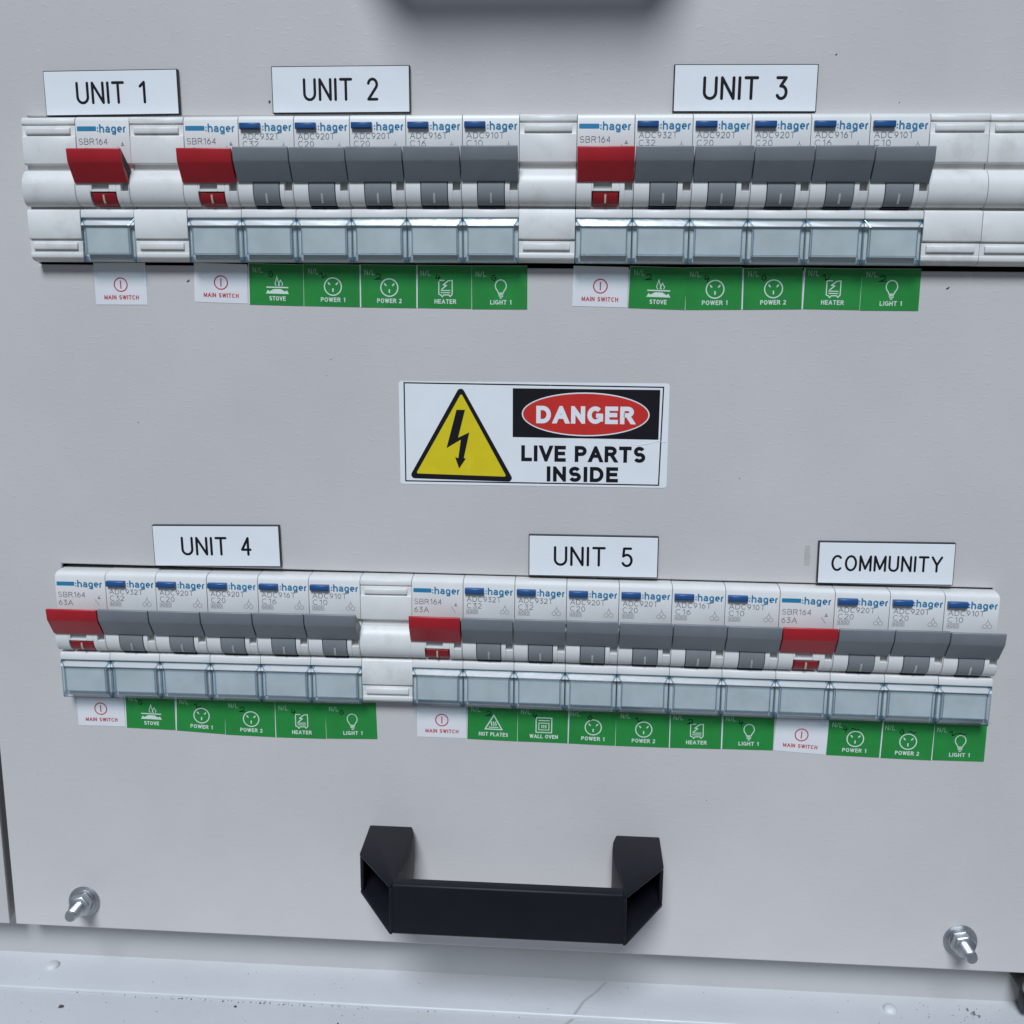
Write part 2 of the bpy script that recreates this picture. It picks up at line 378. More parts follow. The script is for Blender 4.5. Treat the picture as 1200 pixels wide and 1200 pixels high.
# ledge: riveted flange, then a lower wide sheet
lg = thing('base_ledge', 'white riveted sheet metal ledge along the bottom under the panel', 'ledge', (150, 0, -310))
L = MB(); prof = [(0, -14), (0, 6.0), (-.35, 6.3), (-1.1, 6.35), (-1.1, -14)]
L.prism(prof, -270, 202)
L.build('rivet_flange', 'ledge', lg, bevel=.12)
L = MB(); L.prism([(-1.12, -14), (-1.12, 70), (-4, 71), (-4, -14)], -270, 202); L.build('lower_sheet', 'ledge', lg, bevel=.2)
rv = None
for x, p in ((-19.0, -5.0), (294.5, -4.8)):
    if rv is None:
        m = MB(); V = []; nn = 20
        prf = [(2.5, 0), (2.45, .35), (2.1, .9), (1.5, 1.3), (.8, 1.5), (.25, 1.55)]
        for r, h in prf:
            for i in range(nn): a = 2 * math.pi * i / nn; V.append((r * math.cos(a), r * math.sin(a), h))
        m.add(V, [(j * nn + i, j * nn + (i + 1) % nn, (j + 1) * nn + (i + 1) % nn, (j + 1) * nn + i) for j in range(len(prf) - 1) for i in range(nn)] + [tuple(range((len(prf) - 1) * nn, len(prf) * nn))])
        rv = m.build('rivet', 'worn', lg, smooth=60)
    else:
        r2 = rv.copy(); COL.objects.link(r2); r2.parent = lg; rv = r2
    rv.location = ((x - 150) * MM, -p * MM, .01 * MM)
# ground under the cabinet, far below the picture
g = MB(); g.box(-15000, 15000, -15000, 15000, -1250, -1200); g = g.build('ground', 'ground', smooth=0); tag(g, 'grey concrete ground far below the cabinet', kind='structure')

# ------------------------------------------------------------------ devices
BARREL = [(-16.7, 5.2), (-17.3, 6.0), (-18.3, 6.9), (-19.6, 7.55), (-21.2, 7.9), (-22.9, 7.95), (-24.5, 7.7), (-26.0, 7.1), (-27.1, 6.3), (-27.7, 5.3)]
def barrel(mb, x0, x1, zt=-16.6, zb=-28, dp=0, mi=0):
    def pat(z):
        for (za, pa), (zc, pc) in zip(BARREL, BARREL[1:]):
            if zc <= z <= za: return pa + (pc - pa) * (z - za) / (zc - za)
        return BARREL[0][1] if z > BARREL[0][0] else BARREL[-1][1]
    q = [(z, p + dp) for z, p in BARREL if zb < z < zt]
    if zt < BARREL[0][0]: q.insert(0, (zt, pat(zt) + dp))
    if zb > BARREL[-1][0]: q.append((zb, pat(zb) + dp))
    q = [(q[0][0], 2.0)] + q + [(q[-1][0], 2.0)]
    mb.prism(q, x0, x1, mi)
A, B = .08, 17.42
def upper_prof(): return [(-.1, -20), (-.1, 2.2), (-.25, 3.6), (-.8, 4.6), (-1.7, 5.0), (-14.3, 5.0), (-14.7, 4.6), (-14.8, 2.01), (-14.8, -20)]
def spine(mb): mb.box(A + .05, B - .05, -20, 3.4, -29, -14.5)
def make_device(kind, l1=None, l2=None):
    red = kind == 'red'
    r = bpy.data.objects.new('main_switch' if red else 'circuit_breaker', None); COL.objects.link(r); r.empty_display_size = .005
    b = MB(); b.prism(upper_prof(), A, B); spine(b)
    barrel(b, A, 4.75); barrel(b, 13.25, 14.75); barrel(b, 14.76, B - .25, zt=-23.1); barrel(b, B - .24, B)
    if red: barrel(b, 4.76, 13.24, zt=-18.0, zb=-20.6); barrel(b, 4.76, 5.3, zt=-20.61, zb=-23.3); barrel(b, 10.9, 13.24, zt=-20.61, zb=-23.3); barrel(b, 5.31, 10.89, zt=-22.6, zb=-23.3)
    b.prism([(-28.5, -20), (-28.5, 4.9), (-28.9, 5.6), (-31.0, 5.85), (-31.25, 5.6), (-31.3, 4.9), (-31.6, 4.9), (-33.4, 6.15), (-33.6, 6.1), (-33.65, 4.5), (-44.4, 4.5), (-44.9, 3.8), (-45, 2), (-45, -20)], A, B)  # sloped ridge under the cover is shaped to catch a bright band
    b.build('body', 'body', r, bevel=.13)
    MB().box(14.77, B - .26, 3.41, 6.0, -23.05, -18.8).build('notch', 'notch', r)
    if red:
        MB().box(5.32, 10.88, 3.41, 6.9, -22.55, -20.7).build('notch', 'notch', r)
        fl = MB(); barrel(fl, 5.2, 12.8, zt=-23.7, zb=-27.65, dp=-.25); fl = fl.build('indicator_flag', 'flag', r, bevel=.1)
        MB().prism([(-24.2, 7.0), (-24.2, 7.78), (-25.5, 7.6), (-26.8, 6.95), (-26.8, 6.0)], 8.7, 9.25).build('on_mark', 'rmark', fl)
    else:
        MB().box(4.8, 13.2, 2, 4.6, -28.35, -16.6).box(4.9, 13.1, 4.61, 5.5, -28.1, -27.8).build('lever_recess_shade', 'dark', r)  # black lining and strip carry the slot's shade in their colour
        lv = MB(); barrel(lv, 5.0, 13.0, dp=.12, zt=-16.7, zb=-27.5); lv = lv.build('lever', 'lever', r, bevel=.1)
        MB().prism([(-23.9, 7.0), (-23.9, 8.1), (-25.5, 7.75), (-26.8, 7.0), (-26.8, 6.0)], 8.7, 9.3).build('on_mark', 'mark', lv)
    # toggle: slanted hood, open behind
    t = MB(); t.prism([(-10.45, 12.25), (-10.75, 12.5), (-14.4, 12.15), (-14.9, 11.85), (-20.5, 8.55), (-20.6, 8.2), (-20.0, 6.6), (-17.4, 5.05), (-16.2, 5.3), (-10.6, 11.6)], .16, 17.32)
    t.build('toggle', 'red' if red else 'grey', r, bevel=.34, seg=3)
    if red:
        h_ = flat(MB()); h_.add([(17.345, p, z) for z, p in ((-11.4, 11.4), (-16.0, 6.4), (-17.5, 6.0), (-19.2, 7.6), (-14.6, 10.9))], [(0, 1, 2, 3, 4)]); h_.build('hollow', 'dark', [c for c in r.children if c.name.startswith('toggle')][0], smooth=0)  # flat black patch painting the shaded side of a solid toggle
    # circuit label and clear cover
    MB().box(1.5, 16.0, 4.51, 6.2, -42.6, -34.3).build('circuit_label', 'paper', r)
    cv = MB()
    o = [(.15, -31.45), (17.35, -31.45), (17.35, -44.95), (.15, -44.95)]; i = [(1.75, -33.7), (15.75, -33.7), (15.75, -42.2), (1.75, -42.2)]
    PO, PI = 5.5, 6.7
    V = [(x, PO, z) for x, z in o] + [(x, PI, z) for x, z in i]
    cv.add(V, [(4, 7, 6, 5), (1, 5, 6, 2), (3, 7, 4, 0)], 0); cv.add(V, [(0, 4, 5, 1), (2, 6, 7, 3)], 2)
    # thin solid rims, their blue-grey tint standing in for refraction
    def bar(a, c, wd): 
        (x0, p0, z0), (x1, p1, z1) = a, c; d = Vector((x1 - x0, p1 - p0, z1 - z0)).normalized(); u = d.cross(Vector((0, 1, 0))).normalized(); v = d.cross(u)
        P = [tuple(Vector(e) + u * (su * wd / 2) + v * (sv * wd / 2)) for e in (a, c) for su, sv in ((-1, -1), (1, -1), (1, 1), (-1, 1))]
        cv.add(P, [(0, 1, 2, 3), (7, 6, 5, 4), (0, 4, 5, 1), (1, 5, 6, 2), (2, 6, 7, 3), (3, 7, 4, 0)], 1)
    I4 = V[4:]; O4 = V[:4]
    for k in range(4): bar(I4[k], I4[(k + 1) % 4], .26); bar(O4[k], I4[k], .24)
    for k in (0, 1, 2, 3): bar(O4[k], O4[(k + 1) % 4], .3)
    for x in (.55, 16.6): cv.box(x - .28, x + .62, 4.61, 5.6, -44.9, -43.2, 1)
    cv.box(1.9, 15.6, 4.65, 5.5, -44.4, -43.1, 0)
    cv.box(.3, 1.3, 4.65, 5.45, -33.4, -31.6, 1); cv.box(16.2, 17.2, 4.65, 5.45, -33.4, -31.6, 1)
    cvo = flat(cv).build('window_cover', ['clear', 'edge', 'bevel'], r, smooth=0)
    # printing
    P = 5.035
    bl = MB(); t = flat(MB())
    if red:
        t.slab([(.75, -3.2), (6.6, -3.2), (6.75, -3.35), (6.75, -4.5), (6.6, -4.65), (.75, -4.65), (.6, -4.5), (.6, -3.35)], 5.0, 5.03)
        text(t, ':hager', 7.0, -5.1, 2.55, .47, P, width=9.6, gap=.64)
        t.build('brand_lettering', 'logo', r, smooth=0)
        m = flat(MB()); text(m, 'SBR164', .85, -8.75, 1.9, .2, P, width=9.4); text(m, '63A', .85, -11.6, 1.9, .2, P, width=5.0)
        m.stroke([(15.0, -7.9), (15.0, -9.3)], .14, P); m.stroke([(14.4, -9.0), (15.6, -9.0)], .14, P + .01); m.stroke([(14.9, -11.4), (13.4, -9.2)], .14, P + .01); m.ring(15.0, -8.6, .35, .12, P + .02, 10)
        m.build('model_lettering', 'grey_ink', r, smooth=0)
    else:
        MB().prism([(-2.5, 5.0), (-2.5, 6.2), (-2.7, 6.45), (-4.15, 6.45), (-4.5, 6.1), (-4.5, 5.0)], .7, 7.1).build('test_button', 'btn', r, bevel=.12)
        text(t, ':hager', 7.6, -4.95, 2.55, .47, P, width=9.5, gap=.64)
        t.build('brand_lettering', 'logo', r, smooth=0)
        m = flat(MB()); text(m, l1, 1.25, -7.45, 1.85, .2, P, width=11.6); text(m, l2, 1.25, -9.75, 1.85, .19, P, width=5.0)
        text(m, '6000', 1.4, -11.45, 1.2, .15, P, width=3.4)
        m.ring(1.3 + 1.75, -10.85, 0, 0, P, 3) if False else None
        m.stroke([(1.15, -10.05), (5.05, -10.05), (5.05, -11.65), (1.15, -11.65), (1.15, -10.05)], .09, P + .01)
        m.stroke([(14.2, -8.2), (14.2, -9.1)], .13, P); m.stroke([(13.5, -9.9), (14.2, -8.9), (14.9, -9.9)], .13, P + .01); m.ring(13.3, -10.8, .75, .12, P, 12); m.ring(14.9, -10.8, .75, .12, P + .01, 12)
        m.build('model_lettering', 'grey_ink', r, smooth=0)
    return r
def make_blank():
    r = bpy.data.objects.new('blanking_module', None); COL.objects.link(r); r.empty_display_size = .005
    b = MB(); a, c = A, B
    b.prism([(-.1, -20), (-.1, 2.2), (-.3, 4.0), (-.9, 4.9), (-2.35, 5.15), (-2.55, 4.9), (-2.65, 4.55), (-2.95, 4.55), (-3.05, 4.9), (-6.1, 4.9), (-6.3, 5.2), (-14.3, 5.3), (-14.8, 4.9), (-14.9, 2.01), (-14.9, -20)], a, c)
    b.prism([(-3.5, 4.6), (-3.5, 5.3), (-3.75, 5.6), (-5.35, 5.6), (-5.6, 5.3), (-5.6, 4.6)], 1.5, 15.9)
    spine(b); barrel(b, a, c)
    b.prism([(-28.5, -20), (-28.5, 5.0), (-28.75, 5.6), (-29.2, 5.9), (-37.5, 5.9), (-37.8, 5.6), (-37.85, 4.7), (-38.2, 4.7), (-38.3, 5.3), (-42.0, 5.3), (-42.2, 5.45), (-43.4, 5.4), (-44.3, 4.6), (-44.9, 3.0), (-45, 1.5), (-45, -20)], a, c)
    b.prism([(-38.9, 5.0), (-38.9, 5.8), (-39.1, 6.05), (-40.8, 6.05), (-41.1, 5.8), (-41.1, 5.0)], 1.4, 15.9)
    b.build('body', 'blank', r, bevel=.13)
    return r
PROTO = {'red': make_device('red'), 32: make_device('g', 'ADC932T', 'C32'), 20: make_device('g', 'ADC920T', 'C20'), 16: make_device('g', 'ADC916T', 'C16'), 10: make_device('g', 'ADC910T', 'C10'), 0: make_blank()}
USED = set()
def place(kind, x, z, sx, label, cat, group, tilt=0, dp=0):
    o = PROTO[kind]
    if kind in USED: o = copy_tree(o)
    USED.add(kind)
    for ch in o.children:
        if ch.name.startswith('toggle'): ch.location = (random.uniform(-.06, .06) * MM, random.uniform(-.12, .12) * MM, random.uniform(-.12, .12) * MM); ch.rotation_euler = (random.uniform(-.006, .006), random.uniform(-.004, .004), 0)
    o.location = (x * MM, -dp * MM, z * MM); o.scale = (sx, 1, 1); o.rotation_euler = (0, tilt, 0)
    tag(o, label, cat, group)
ST = {'s': 'STOVE', 'p1': 'POWER 1', 'p2': 'POWER 2', 'h': 'HEATER', 'l': 'LIGHT 1', 'hp': 'HOT PLATES', 'wo': 'WALL OVEN'}
row1 = ['b', 'r1', 'b', 'r2', (32, 's', 2), (20, 'p1', 2), (20, 'p2', 2), (16, 'h', 2), (10, 'l', 2), 'b', 'r3', (32, 's', 3), (20, 'p1', 3), (20, 'p2', 3), (16, 'h', 3), (10, 'l', 3), 'b', 'b', 'b']
row2 = ['r4', (32, 's', 4), (20, 'p1', 4), (20, 'p2', 4), (16, 'h', 4), (10, 'l', 4), 'b', 'r5', (32, 'hp', 5), (32, 'wo', 5), (20, 'p1', 5), (20, 'p2', 5), (16, 'h', 5), (10, 'l', 5), 'r6', (20, 'p1', 6), (20, 'p2', 6), (10, 'l', 6)]
dx1 = [.3, .25, .2, 0, -.1, -.1, -.1, -.1, -.08, -.02, .06, .05, .03, .15, .25, .12, .12, .0, 0, 0]
dx2 = [-.6, -.33, -.28, -.05, .08, .05, .12, .12, -.05, -.25, -.5, -.65, -.75, -.85, -.7, -.5, -.35, -.45, -.6]
GRP = {1: 'alone at the top left (UNIT 1)', 2: 'of the top row left half (UNIT 2)', 3: 'of the top row right half (UNIT 3)', 4: 'of the lower row left group (UNIT 4)', 5: 'of the lower row middle group (UNIT 5)', 6: 'of the lower right COMMUNITY group'}
BPOS = {'s': 'first', 'p1': 'second', 'p2': 'third', 'h': 'fourth', 'l': 'last', 'hp': 'first', 'wo': 'second'}
BP5 = {'hp': 'first', 'wo': 'second', 'p1': 'third', 'p2': 'fourth', 'h': 'fifth', 'l': 'last'}
BP6 = {'p1': 'first', 'p2': 'second', 'l': 'last'}
def bpos(s, u): return (BP5 if u == 5 else BP6 if u == 6 else BPOS)[s]
BL = {(1, 0): 'clean white blank module at the left end of the top row',
      (1, 2): 'white blank module between the UNIT 1 and UNIT 2 red main switches',
      (1, 9): 'white blank module between the UNIT 2 breakers and the UNIT 3 red switch',
      (1, 16): 'grimy white blank module right beside the last grey breaker of UNIT 3',
      (1, 17): 'grimy white blank module cut off by the right edge of the photo',
      (1, 18): 'white blank module beyond the right edge, last of the top row',
      (2, 6): 'white blank module in the lower row between the UNIT 4 and UNIT 5 groups'}
for rn, row, ox, oz, dx in ((1, row1, 0, 0, dx1), (2, row2, XR2, Z2, dx2)):
    for k, it in enumerate(row):
        x = ox + 17.5 * k + dx[k]; sx = (17.5 + dx[k + 1] - dx[k]) / 17.5
        if rn == 1: z = -.35 + (.8 * min(k, 9) / 9) + .01 * max(0, k - 9); tilt = -.0035 if k < 9 else 0
        else: z = -.8 + (1.15 * min(k, 7) / 7) - .015 * max(0, k - 7); tilt = -.006 if k < 7 else 0.001
        z += random.uniform(-.05, .05)
        dp = random.uniform(-.06, .06)
        if it == 'b':
            place(0, x, oz + z, sx, BL[(rn, k)], 'blank module', 'white blank modules filling the breaker rows', tilt, dp)
        elif isinstance(it, str):
            u = int(it[1]); place('red', x, oz + z, sx, 'red toggled main switch ' + GRP[u], 'main switch', 'red main switches', tilt, dp)
        else:
            amp, s, u = it
            place(amp, x, oz + z, sx, '%s grey breaker %s, above %s' % (bpos(s, u), GRP[u], ST[s]), 'circuit breaker', 'grey circuit breakers in the two rows', tilt, dp)

# ------------------------------------------------------------------ engraved name plates
def plate(txt, corners, h, wd, tw, label, x_off=0):
    (ax, az), (bx, bz), (cx_, cz), (dx_, dz) = corners      # TL TR BR BL in mm
    cx0 = (ax + bx + cx_ + dx_) / 4; cz0 = (az + bz + cz + dz) / 4
    W = (math.hypot(bx - ax, bz - az) + math.hypot(cx_ - dx_, cz - dz)) / 2; H = ((az - dz) + (bz - cz)) / 2
    ang = math.atan2((bz - az) + (cz - dz), (bx - ax) + (cx_ - dx_))
    t = thing('name_plate', label, 'name plate', (cx0, 0, cz0), 'engraved white name plates', roty=-ang)
    MB().slab([(-W / 2, -H / 2), (W / 2, -H / 2), (W / 2, H / 2), (-W / 2, H / 2)], 0.02, 1.5).build('core', 'core', t, bevel=.12)
    w2, h2 = W / 2 - .3, H / 2 - .3
    MB().slab([(-w2, -h2), (w2, -h2), (w2, h2), (-w2, h2)], 1.5, 1.72).build('face', 'plate', t, bevel=.06)
    m = flat(MB()); text(m, txt, x_off, -h / 2, h, wd, 1.74, width=tw, align='c', cap='round', space=.5); m.build('lettering', 'black_ink', t, smooth=0)
plate('UNIT 1', [(6.92, 13.7), (50.15, 14.3), (50.25, .5), (6.85, .1)], 6.8, .84, 22.6, 'white engraved plate reading UNIT 1 above the leftmost red switch')
plate('UNIT 2', [(80.0, 14.8), (123.3, 15.1), (123.4, .95), (79.9, .8)], 6.8, .84, 23.6, 'white engraved plate reading UNIT 2 above the top row')
plate('UNIT 3', [(203.9, 15.0), (247.0, 14.8), (247.2, 1.0), (204.2, 1.0)], 6.9, .92, 25.4, 'white engraved plate reading UNIT 3 above the right half of the top row')
plate('UNIT 4', [(33.2, -133.1), (77.2, -132.2), (77.4, -146.7), (33.3, -147.6)], 6.6, .84, 24.4, 'white engraved plate reading UNIT 4 above the left of the lower row')
plate('UNIT 5', [(161.6, -133.3), (204.5, -133.0), (204.6, -147.2), (161.5, -147.4)], 6.8, .84, 26.2, 'white engraved plate reading UNIT 5 above the middle of the lower row')
plate('COMMUNITY', [(256.5, -133.2), (300.2, -132.8), (300.4, -147.0), (256.6, -147.5)], 5.5, .74, 35.6, 'white engraved plate reading COMMUNITY above the right of the lower row', .2)

# ------------------------------------------------------------------ circuit stickers
def icon(mb, s, cx, cz, p):
    W = .24
    if s in ('p1', 'p2'):
        mb.ring(cx, cz, 2.95, .36, p, 30)
        for sg in (-1, 1): mb.stroke([(cx + sg * .95, cz + .55), (cx + sg * 1.6, cz + 1.3)], .42, p)
        mb.stroke([(cx, cz - .55), (cx, cz - 1.7)], .42, p)
    elif s == 's':
        for fx, fh in ((-1.2, 1.6), (0, 2.7), (1.2, 1.7)):
            mb.stroke([(cx + fx - .35, cz - .1), (cx + fx - .75, cz + .5), (cx + fx - .1, cz + fh), (cx + fx + .25, cz + fh * .55), (cx + fx + .6, cz + .6), (cx + fx + .35, cz - .1)], W, p + .006 * fx, 'round')
        mb.stroke([(cx - 3.6, cz - .65), (cx + 3.6, cz - .65)], .38, p)
        mb.poly([(cx - 3.1, cz - 1.5), (cx - 3.8, cz - 2.7), (cx + 3.8, cz - 2.7), (cx + 3.1, cz - 1.5), (cx + 2.6, cz - 2.0), (cx + 1.1, cz - 1.2), (cx - 1.1, cz - 1.2), (cx - 2.6, cz - 2.0)], p)
    elif s == 'h':
        mb.stroke([(cx - 2.1, cz + 2.5), (cx - 2.1, cz - 1.9), (cx - 1.3, cz - 2.2), (cx - 1.0, cz - 2.7), (cx - .5, cz - 2.1), (cx + 1.2, cz - 2.1), (cx + 1.5, cz - 2.6), (cx + 2.2, cz - 1.9), (cx + 2.2, cz + 2.5), (cx + .9, cz + 2.4)], .3, p)
        mb.stroke([(cx - 2.1, cz + 2.5), (cx - .3, cz + 2.5)], .3, p + .01)
        mb.stroke([(cx + .9, cz + 2.4), (cx - .6, cz + 1.1), (cx + .3, cz + .9), (cx - 1.2, cz - .4)], .34, p + .012)
        for d in (-.7, -1.4): mb.stroke([(cx - 1.5, cz + d), (cx + 1.6, cz + d)], .26, p)
    elif s == 'l':
        mb.stroke(arc(cx, cz + 1.0, 1.75, 1.9, -50, 230, 18), .3, p)
        mb.stroke([(cx - 1.12, cz - .45), (cx - .75, cz - 1.3), (cx + .75, cz - 1.3), (cx + 1.12, cz - .45)], .3, p + .01)
        for d in (-1.75, -2.25): mb.stroke([(cx - .75, cz + d + .1), (cx + .75, cz + d - .05)], .3, p)
        mb.stroke([(cx - .35, cz - 2.8), (cx + .35, cz - 2.8)], .35, p)
    elif s == 'hp':
        mb.stroke([(cx - 2.9, cz - 2.3), (cx, cz + 2.9), (cx + 2.9, cz - 2.3), (cx - 2.9, cz - 2.3)], .38, p)
        for d in (-.75, 0, .75): mb.stroke([(cx + d - .1, cz - 1.1), (cx + d + .2, cz - .5), (cx + d - .2, cz), (cx + d + .1, cz + .6)], .28, p)
        mb.stroke([(cx - 1.7, cz - 1.6), (cx + 1.7, cz - 1.6)], .3, p)
    elif s == 'wo':
        for a, b in ((2.7, .34), (1.75, .26)):
            mb.stroke([(cx - a, cz - a), (cx + a, cz - a), (cx + a, cz + (a if a > 2 else .75)), (cx - a, cz + (a if a > 2 else .75)), (cx - a, cz - a)], b, p)
        mb.stroke([(cx - 1.9, cz + 1.7), (cx + 1.9, cz + 1.7)], .3, p)
        for d in (-.7, 0, .7): mb.stroke([(cx + d, cz - 1.1), (cx + d, cz + .1)], .3, p)
SPROTO = {}
def scribble(seed):
    rr = random.Random(seed); m = flat(MB()); x = rr.uniform(5.6, 7.6); z = 9.9
    if seed % 4 == 0: pts = arc(x, z + .2, .8, .6, 160, -40, 8) + [(x - .9, z - .9), (x + 1.0, z - .8)]
    elif seed % 4 == 1: pts = [(x - .3, z + .9), (x - .5, z - .4), (x + .9, z - .1)]; m.stroke([(x + .5, z + .5), (x + .3, z - 1.2)], .3, .17, 'round')
    elif seed % 4 == 2: pts = arc(x, z, .7, .8, 60, 300, 10) + [(x + .6, z + .1), (x, z + .2)]
    else: pts = [(x - .8, z + .4), (x, z + .8), (x + .2, z - .8), (x + .9, z - .5), (x + 1.5, z + .2)]
    m.stroke(pts, .3, .16, 'round')
    if seed > 40: m.stroke([(x + 2, z), (x + 3, z + .3), (x + 3.6, z - .4), (x + 4.6, z + .1)], .28, .16, 'round')
    return m
def sticker(s, xl, zl, xr, zr, u, idx, top):
    """bottom-left and bottom-right corners in mm; top = z of the hidden upper edge"""
    W = math.hypot(xr - xl, zr - zl); ang = math.atan2(zr - zl, xr - xl)
    main = s == 'm'
    H = top - (zl + zr) / 2
    key = (s, u if main else 0)
    if main: lab = 'white MAIN SWITCH sticker under the red switch ' + GRP[u]
    else: lab = '%s green sticker %s, reading %s' % (bpos(s, u), GRP[u], ST[s])
    lift = .0 if idx % 2 else .02
    t = thing('main_switch_sticker' if main else 'circuit_sticker', lab, 'sticker', (xl, lift, zl), 'white main switch stickers' if main else 'green circuit stickers', roty=-ang)
    P = .135
    MB().slab([(0.02, 0), (W - .02, 0), (W - .02, H), (0.02, H)], .02, .10).build('backing', 'sticker', t, smooth=0)
    if not main:
        e = random.choice([.12, .3, .4]); MB().slab([(e, .0), (W - .02, .0), (W - .02, H - .1), (e, H - .1)], .10, .13).build('green_face', 'green', t, smooth=0)
    sk = s
    if sk in SPROTO:
        for src in SPROTO[sk]:
            c = src.copy(); COL.objects.link(c); c.parent = t
    else:
        L = []
        m = flat(MB())
        if main:
            m.ring(8.9, 6.5, 2.35, .38, P, 28); m.stroke([(8.9, 7.8), (8.9, 5.2)], .38, P)
            L.append(m.build('icon', 'red_ink', t, smooth=0))
            m = flat(MB()); text(m, 'MAIN SWITCH', 8.9, 1.7, 1.4, .27, P, width=11.6, align='c', space=.3); L.append(m.build('lettering', 'red_ink', t, smooth=0))
        else:
            icon(m, s, 9.3, 6.4, P); L.append(m.build('icon', 'white_ink', t, smooth=0))
            m = flat(MB()); tw = {'s': 5.4, 'p1': 8.0, 'p2': 8.0, 'h': 7.0, 'l': 6.8, 'hp': 10.2, 'wo': 9.8}[s]
            text(m, ST[s], 9.3, 1.5, 1.42, .27, P, width=tw, align='c', space=.3); L.append(m.build('lettering', 'white_ink', t, smooth=0))
            m = flat(MB()); text(m, 'N/L', 1.3, 10.3, 1.7, .2, P, width=3.3); text(m, '.......', 4.9, 10.3, .3, .2, P, width=7.5); L.append(m.build('faint_lettering', 'faint_ink', t, smooth=0))
        SPROTO[sk] = L
    for c in list(t.children):
        if c.name.split('.')[0] in ('icon', 'lettering', 'faint_lettering'): c.location.x = (W - 17.7) / 2 * MM
    if not main: scribble(idx + (30 if u == 6 else 0)).build('handwriting', 'black_ink', t, smooth=0)
T1, T2 = -45.4, -195.6
S1 = [('m', 1, 18.34, -59.0, 35.7, -58.9), ('m', 2, 51.47, -57.75, 69.1, -58.2), ('s', 2, 69.5, -58.45, 87.56, -58.75), ('p1', 2, 87.6, -58.75, 106.0, -58.95), ('p2', 2, 106.05, -58.97, 124.4, -59.05),
      ('h', 2, 124.45, -59.02, 142.24, -59.12), ('l', 2, 142.3, -59.2, 160.2, -59.1), ('m', 3, 174.5, -57.9, 191.9, -58.2), ('s', 3, 192.2, -58.3, 210.2, -58.75), ('p1', 3, 210.25, -58.75, 227.9, -58.5),
      ('p2', 3, 227.95, -58.5, 246.6, -58.15), ('h', 3, 246.65, -58.1, 264.5, -58.25), ('l', 3, 264.5, -58.35, 282.6, -58.3)]
S2 = [('m', 4, 1.3, -207.95, 18.5, -207.75), ('s', 4, 18.6, -208.2, 36.7, -208.5), ('p1', 4, 36.75, -208.6, 54.6, -209.4), ('p2', 4, 54.65, -209.5, 72.7, -209.8), ('h', 4, 72.75, -209.85, 90.9, -209.75),
      ('l', 4, 90.95, -209.6, 109.15, -209.1), ('m', 5, 123.2, -207.6, 140.5, -207.6), ('hp', 5, 140.7, -207.75, 158.2, -208.05), ('wo', 5, 158.25, -208.05, 175.7, -208.1), ('p1', 5, 175.75, -208.1, 192.1, -208.35),
      ('p2', 5, 192.15, -208.4, 210.6, -208.35), ('h', 5, 210.65, -208.35, 228.3, -208.15), ('l', 5, 228.35, -208.1, 246.0, -207.95), ('m', 6, 246.05, -207.9, 263.7, -208.85), ('p1', 6, 263.8, -208.9, 281.7, -209.2),
      ('p2', 6, 281.75, -209.25, 299.0, -209.5), ('l', 6, 299.05, -209.4, 316.5, -209.3)]
for i, (s, u, a, b, c, d) in enumerate(S1): sticker(s, a, b, c, d, u, i, T1)
for i, (s, u, a, b, c, d) in enumerate(S2): sticker(s, a, b, c, d, u, i + 13, T2)

# ------------------------------------------------------------------ danger sticker
t = thing('warning_sticker', 'white danger sticker with yellow lightning triangle between the two breaker rows', 'warning sign', (118.5, 0, -117.2), roty=-.0055)
def sp(px, pz): return ((px - 62) / 12.4, 34.25 - (pz - 62) / 12.1)
W, H = 88.0, 34.4
def rrect(x0, x1, z0, z1, r, n=4):
    P = []
    for cx, cz, a in ((x1 - r, z1 - r, 0), (x0 + r, z1 - r, 90), (x0 + r, z0 + r, 180), (x1 - r, z0 + r, 270)):
        P += [(cx + r * math.cos(math.radians(a + 90 * i / n)), cz + r * math.sin(math.radians(a + 90 * i / n))) for i in range(n + 1)]
    return P
MB().slab(rrect(0, W, 0, H, .9), .02, .12).build('backing', 'sign_white', t, smooth=0)
m = flat(MB()); m.stroke([(1.8, 1.1), (W - 2.6, .9), (W - 1.9, H - 1.2), (1.8, H - .5), (1.8, 1.1)], .42, .15); m.build('border_line', 'black_ink', t, smooth=0)
def rtri(ap, bl, br, r):
    P = []; pts = [ap, bl, br]
    for i in range(3):
        a, b, c = Vector(pts[i - 1]), Vector(pts[i]), Vector(pts[(i + 1) % 3])
        u = (a - b).normalized(); v = (c - b).normalized(); th = u.angle(v); d = r / math.tan(th / 2); ctr = b + (u + v).normalized() * (r / math.sin(th / 2))
        s, e = b + u * d - ctr, b + v * d - ctr
        for k in range(6):
            q = s.lerp(e, k / 5).normalized() * r + ctr; P.append((q.x, q.y))
    return P
MB().slab(rtri(sp(315, 72), sp(97, 452), sp(534, 461), 1.2), .12, .15).build('warning_triangle', 'black_ink', t, smooth=0)
MB().slab(rtri(sp(317, 106), sp(128, 432), sp(501, 440), .4), .15, .18).build('yellow_face', 'sign_yellow', t, smooth=0)
m = flat(MB()); m.poly([sp(*q) for q in ((297, 172), (332, 172), (303, 284), (349, 262), (326, 366), (334, 369), (306, 410), (290, 363), (303, 367), (314, 292), (255, 327))], .20); m.build('lightning_bolt', 'black_ink', t, smooth=0)
x0, z1 = sp(526, 84); x1, z0 = sp(1115, 282)
MB().slab([(x0, z0 + .25), (x1, z0 - .05), (x1 + .15, z1 - .1), (x0, z1)], .12, .15).build('black_field', 'black_ink', t, smooth=0)
cx, cz = sp(820, 185)
m = flat(MB()); m.disc(cx, cz, 20.75, .17, 48, 7.2); m.build('white_oval', 'sign_white', t, smooth=0)
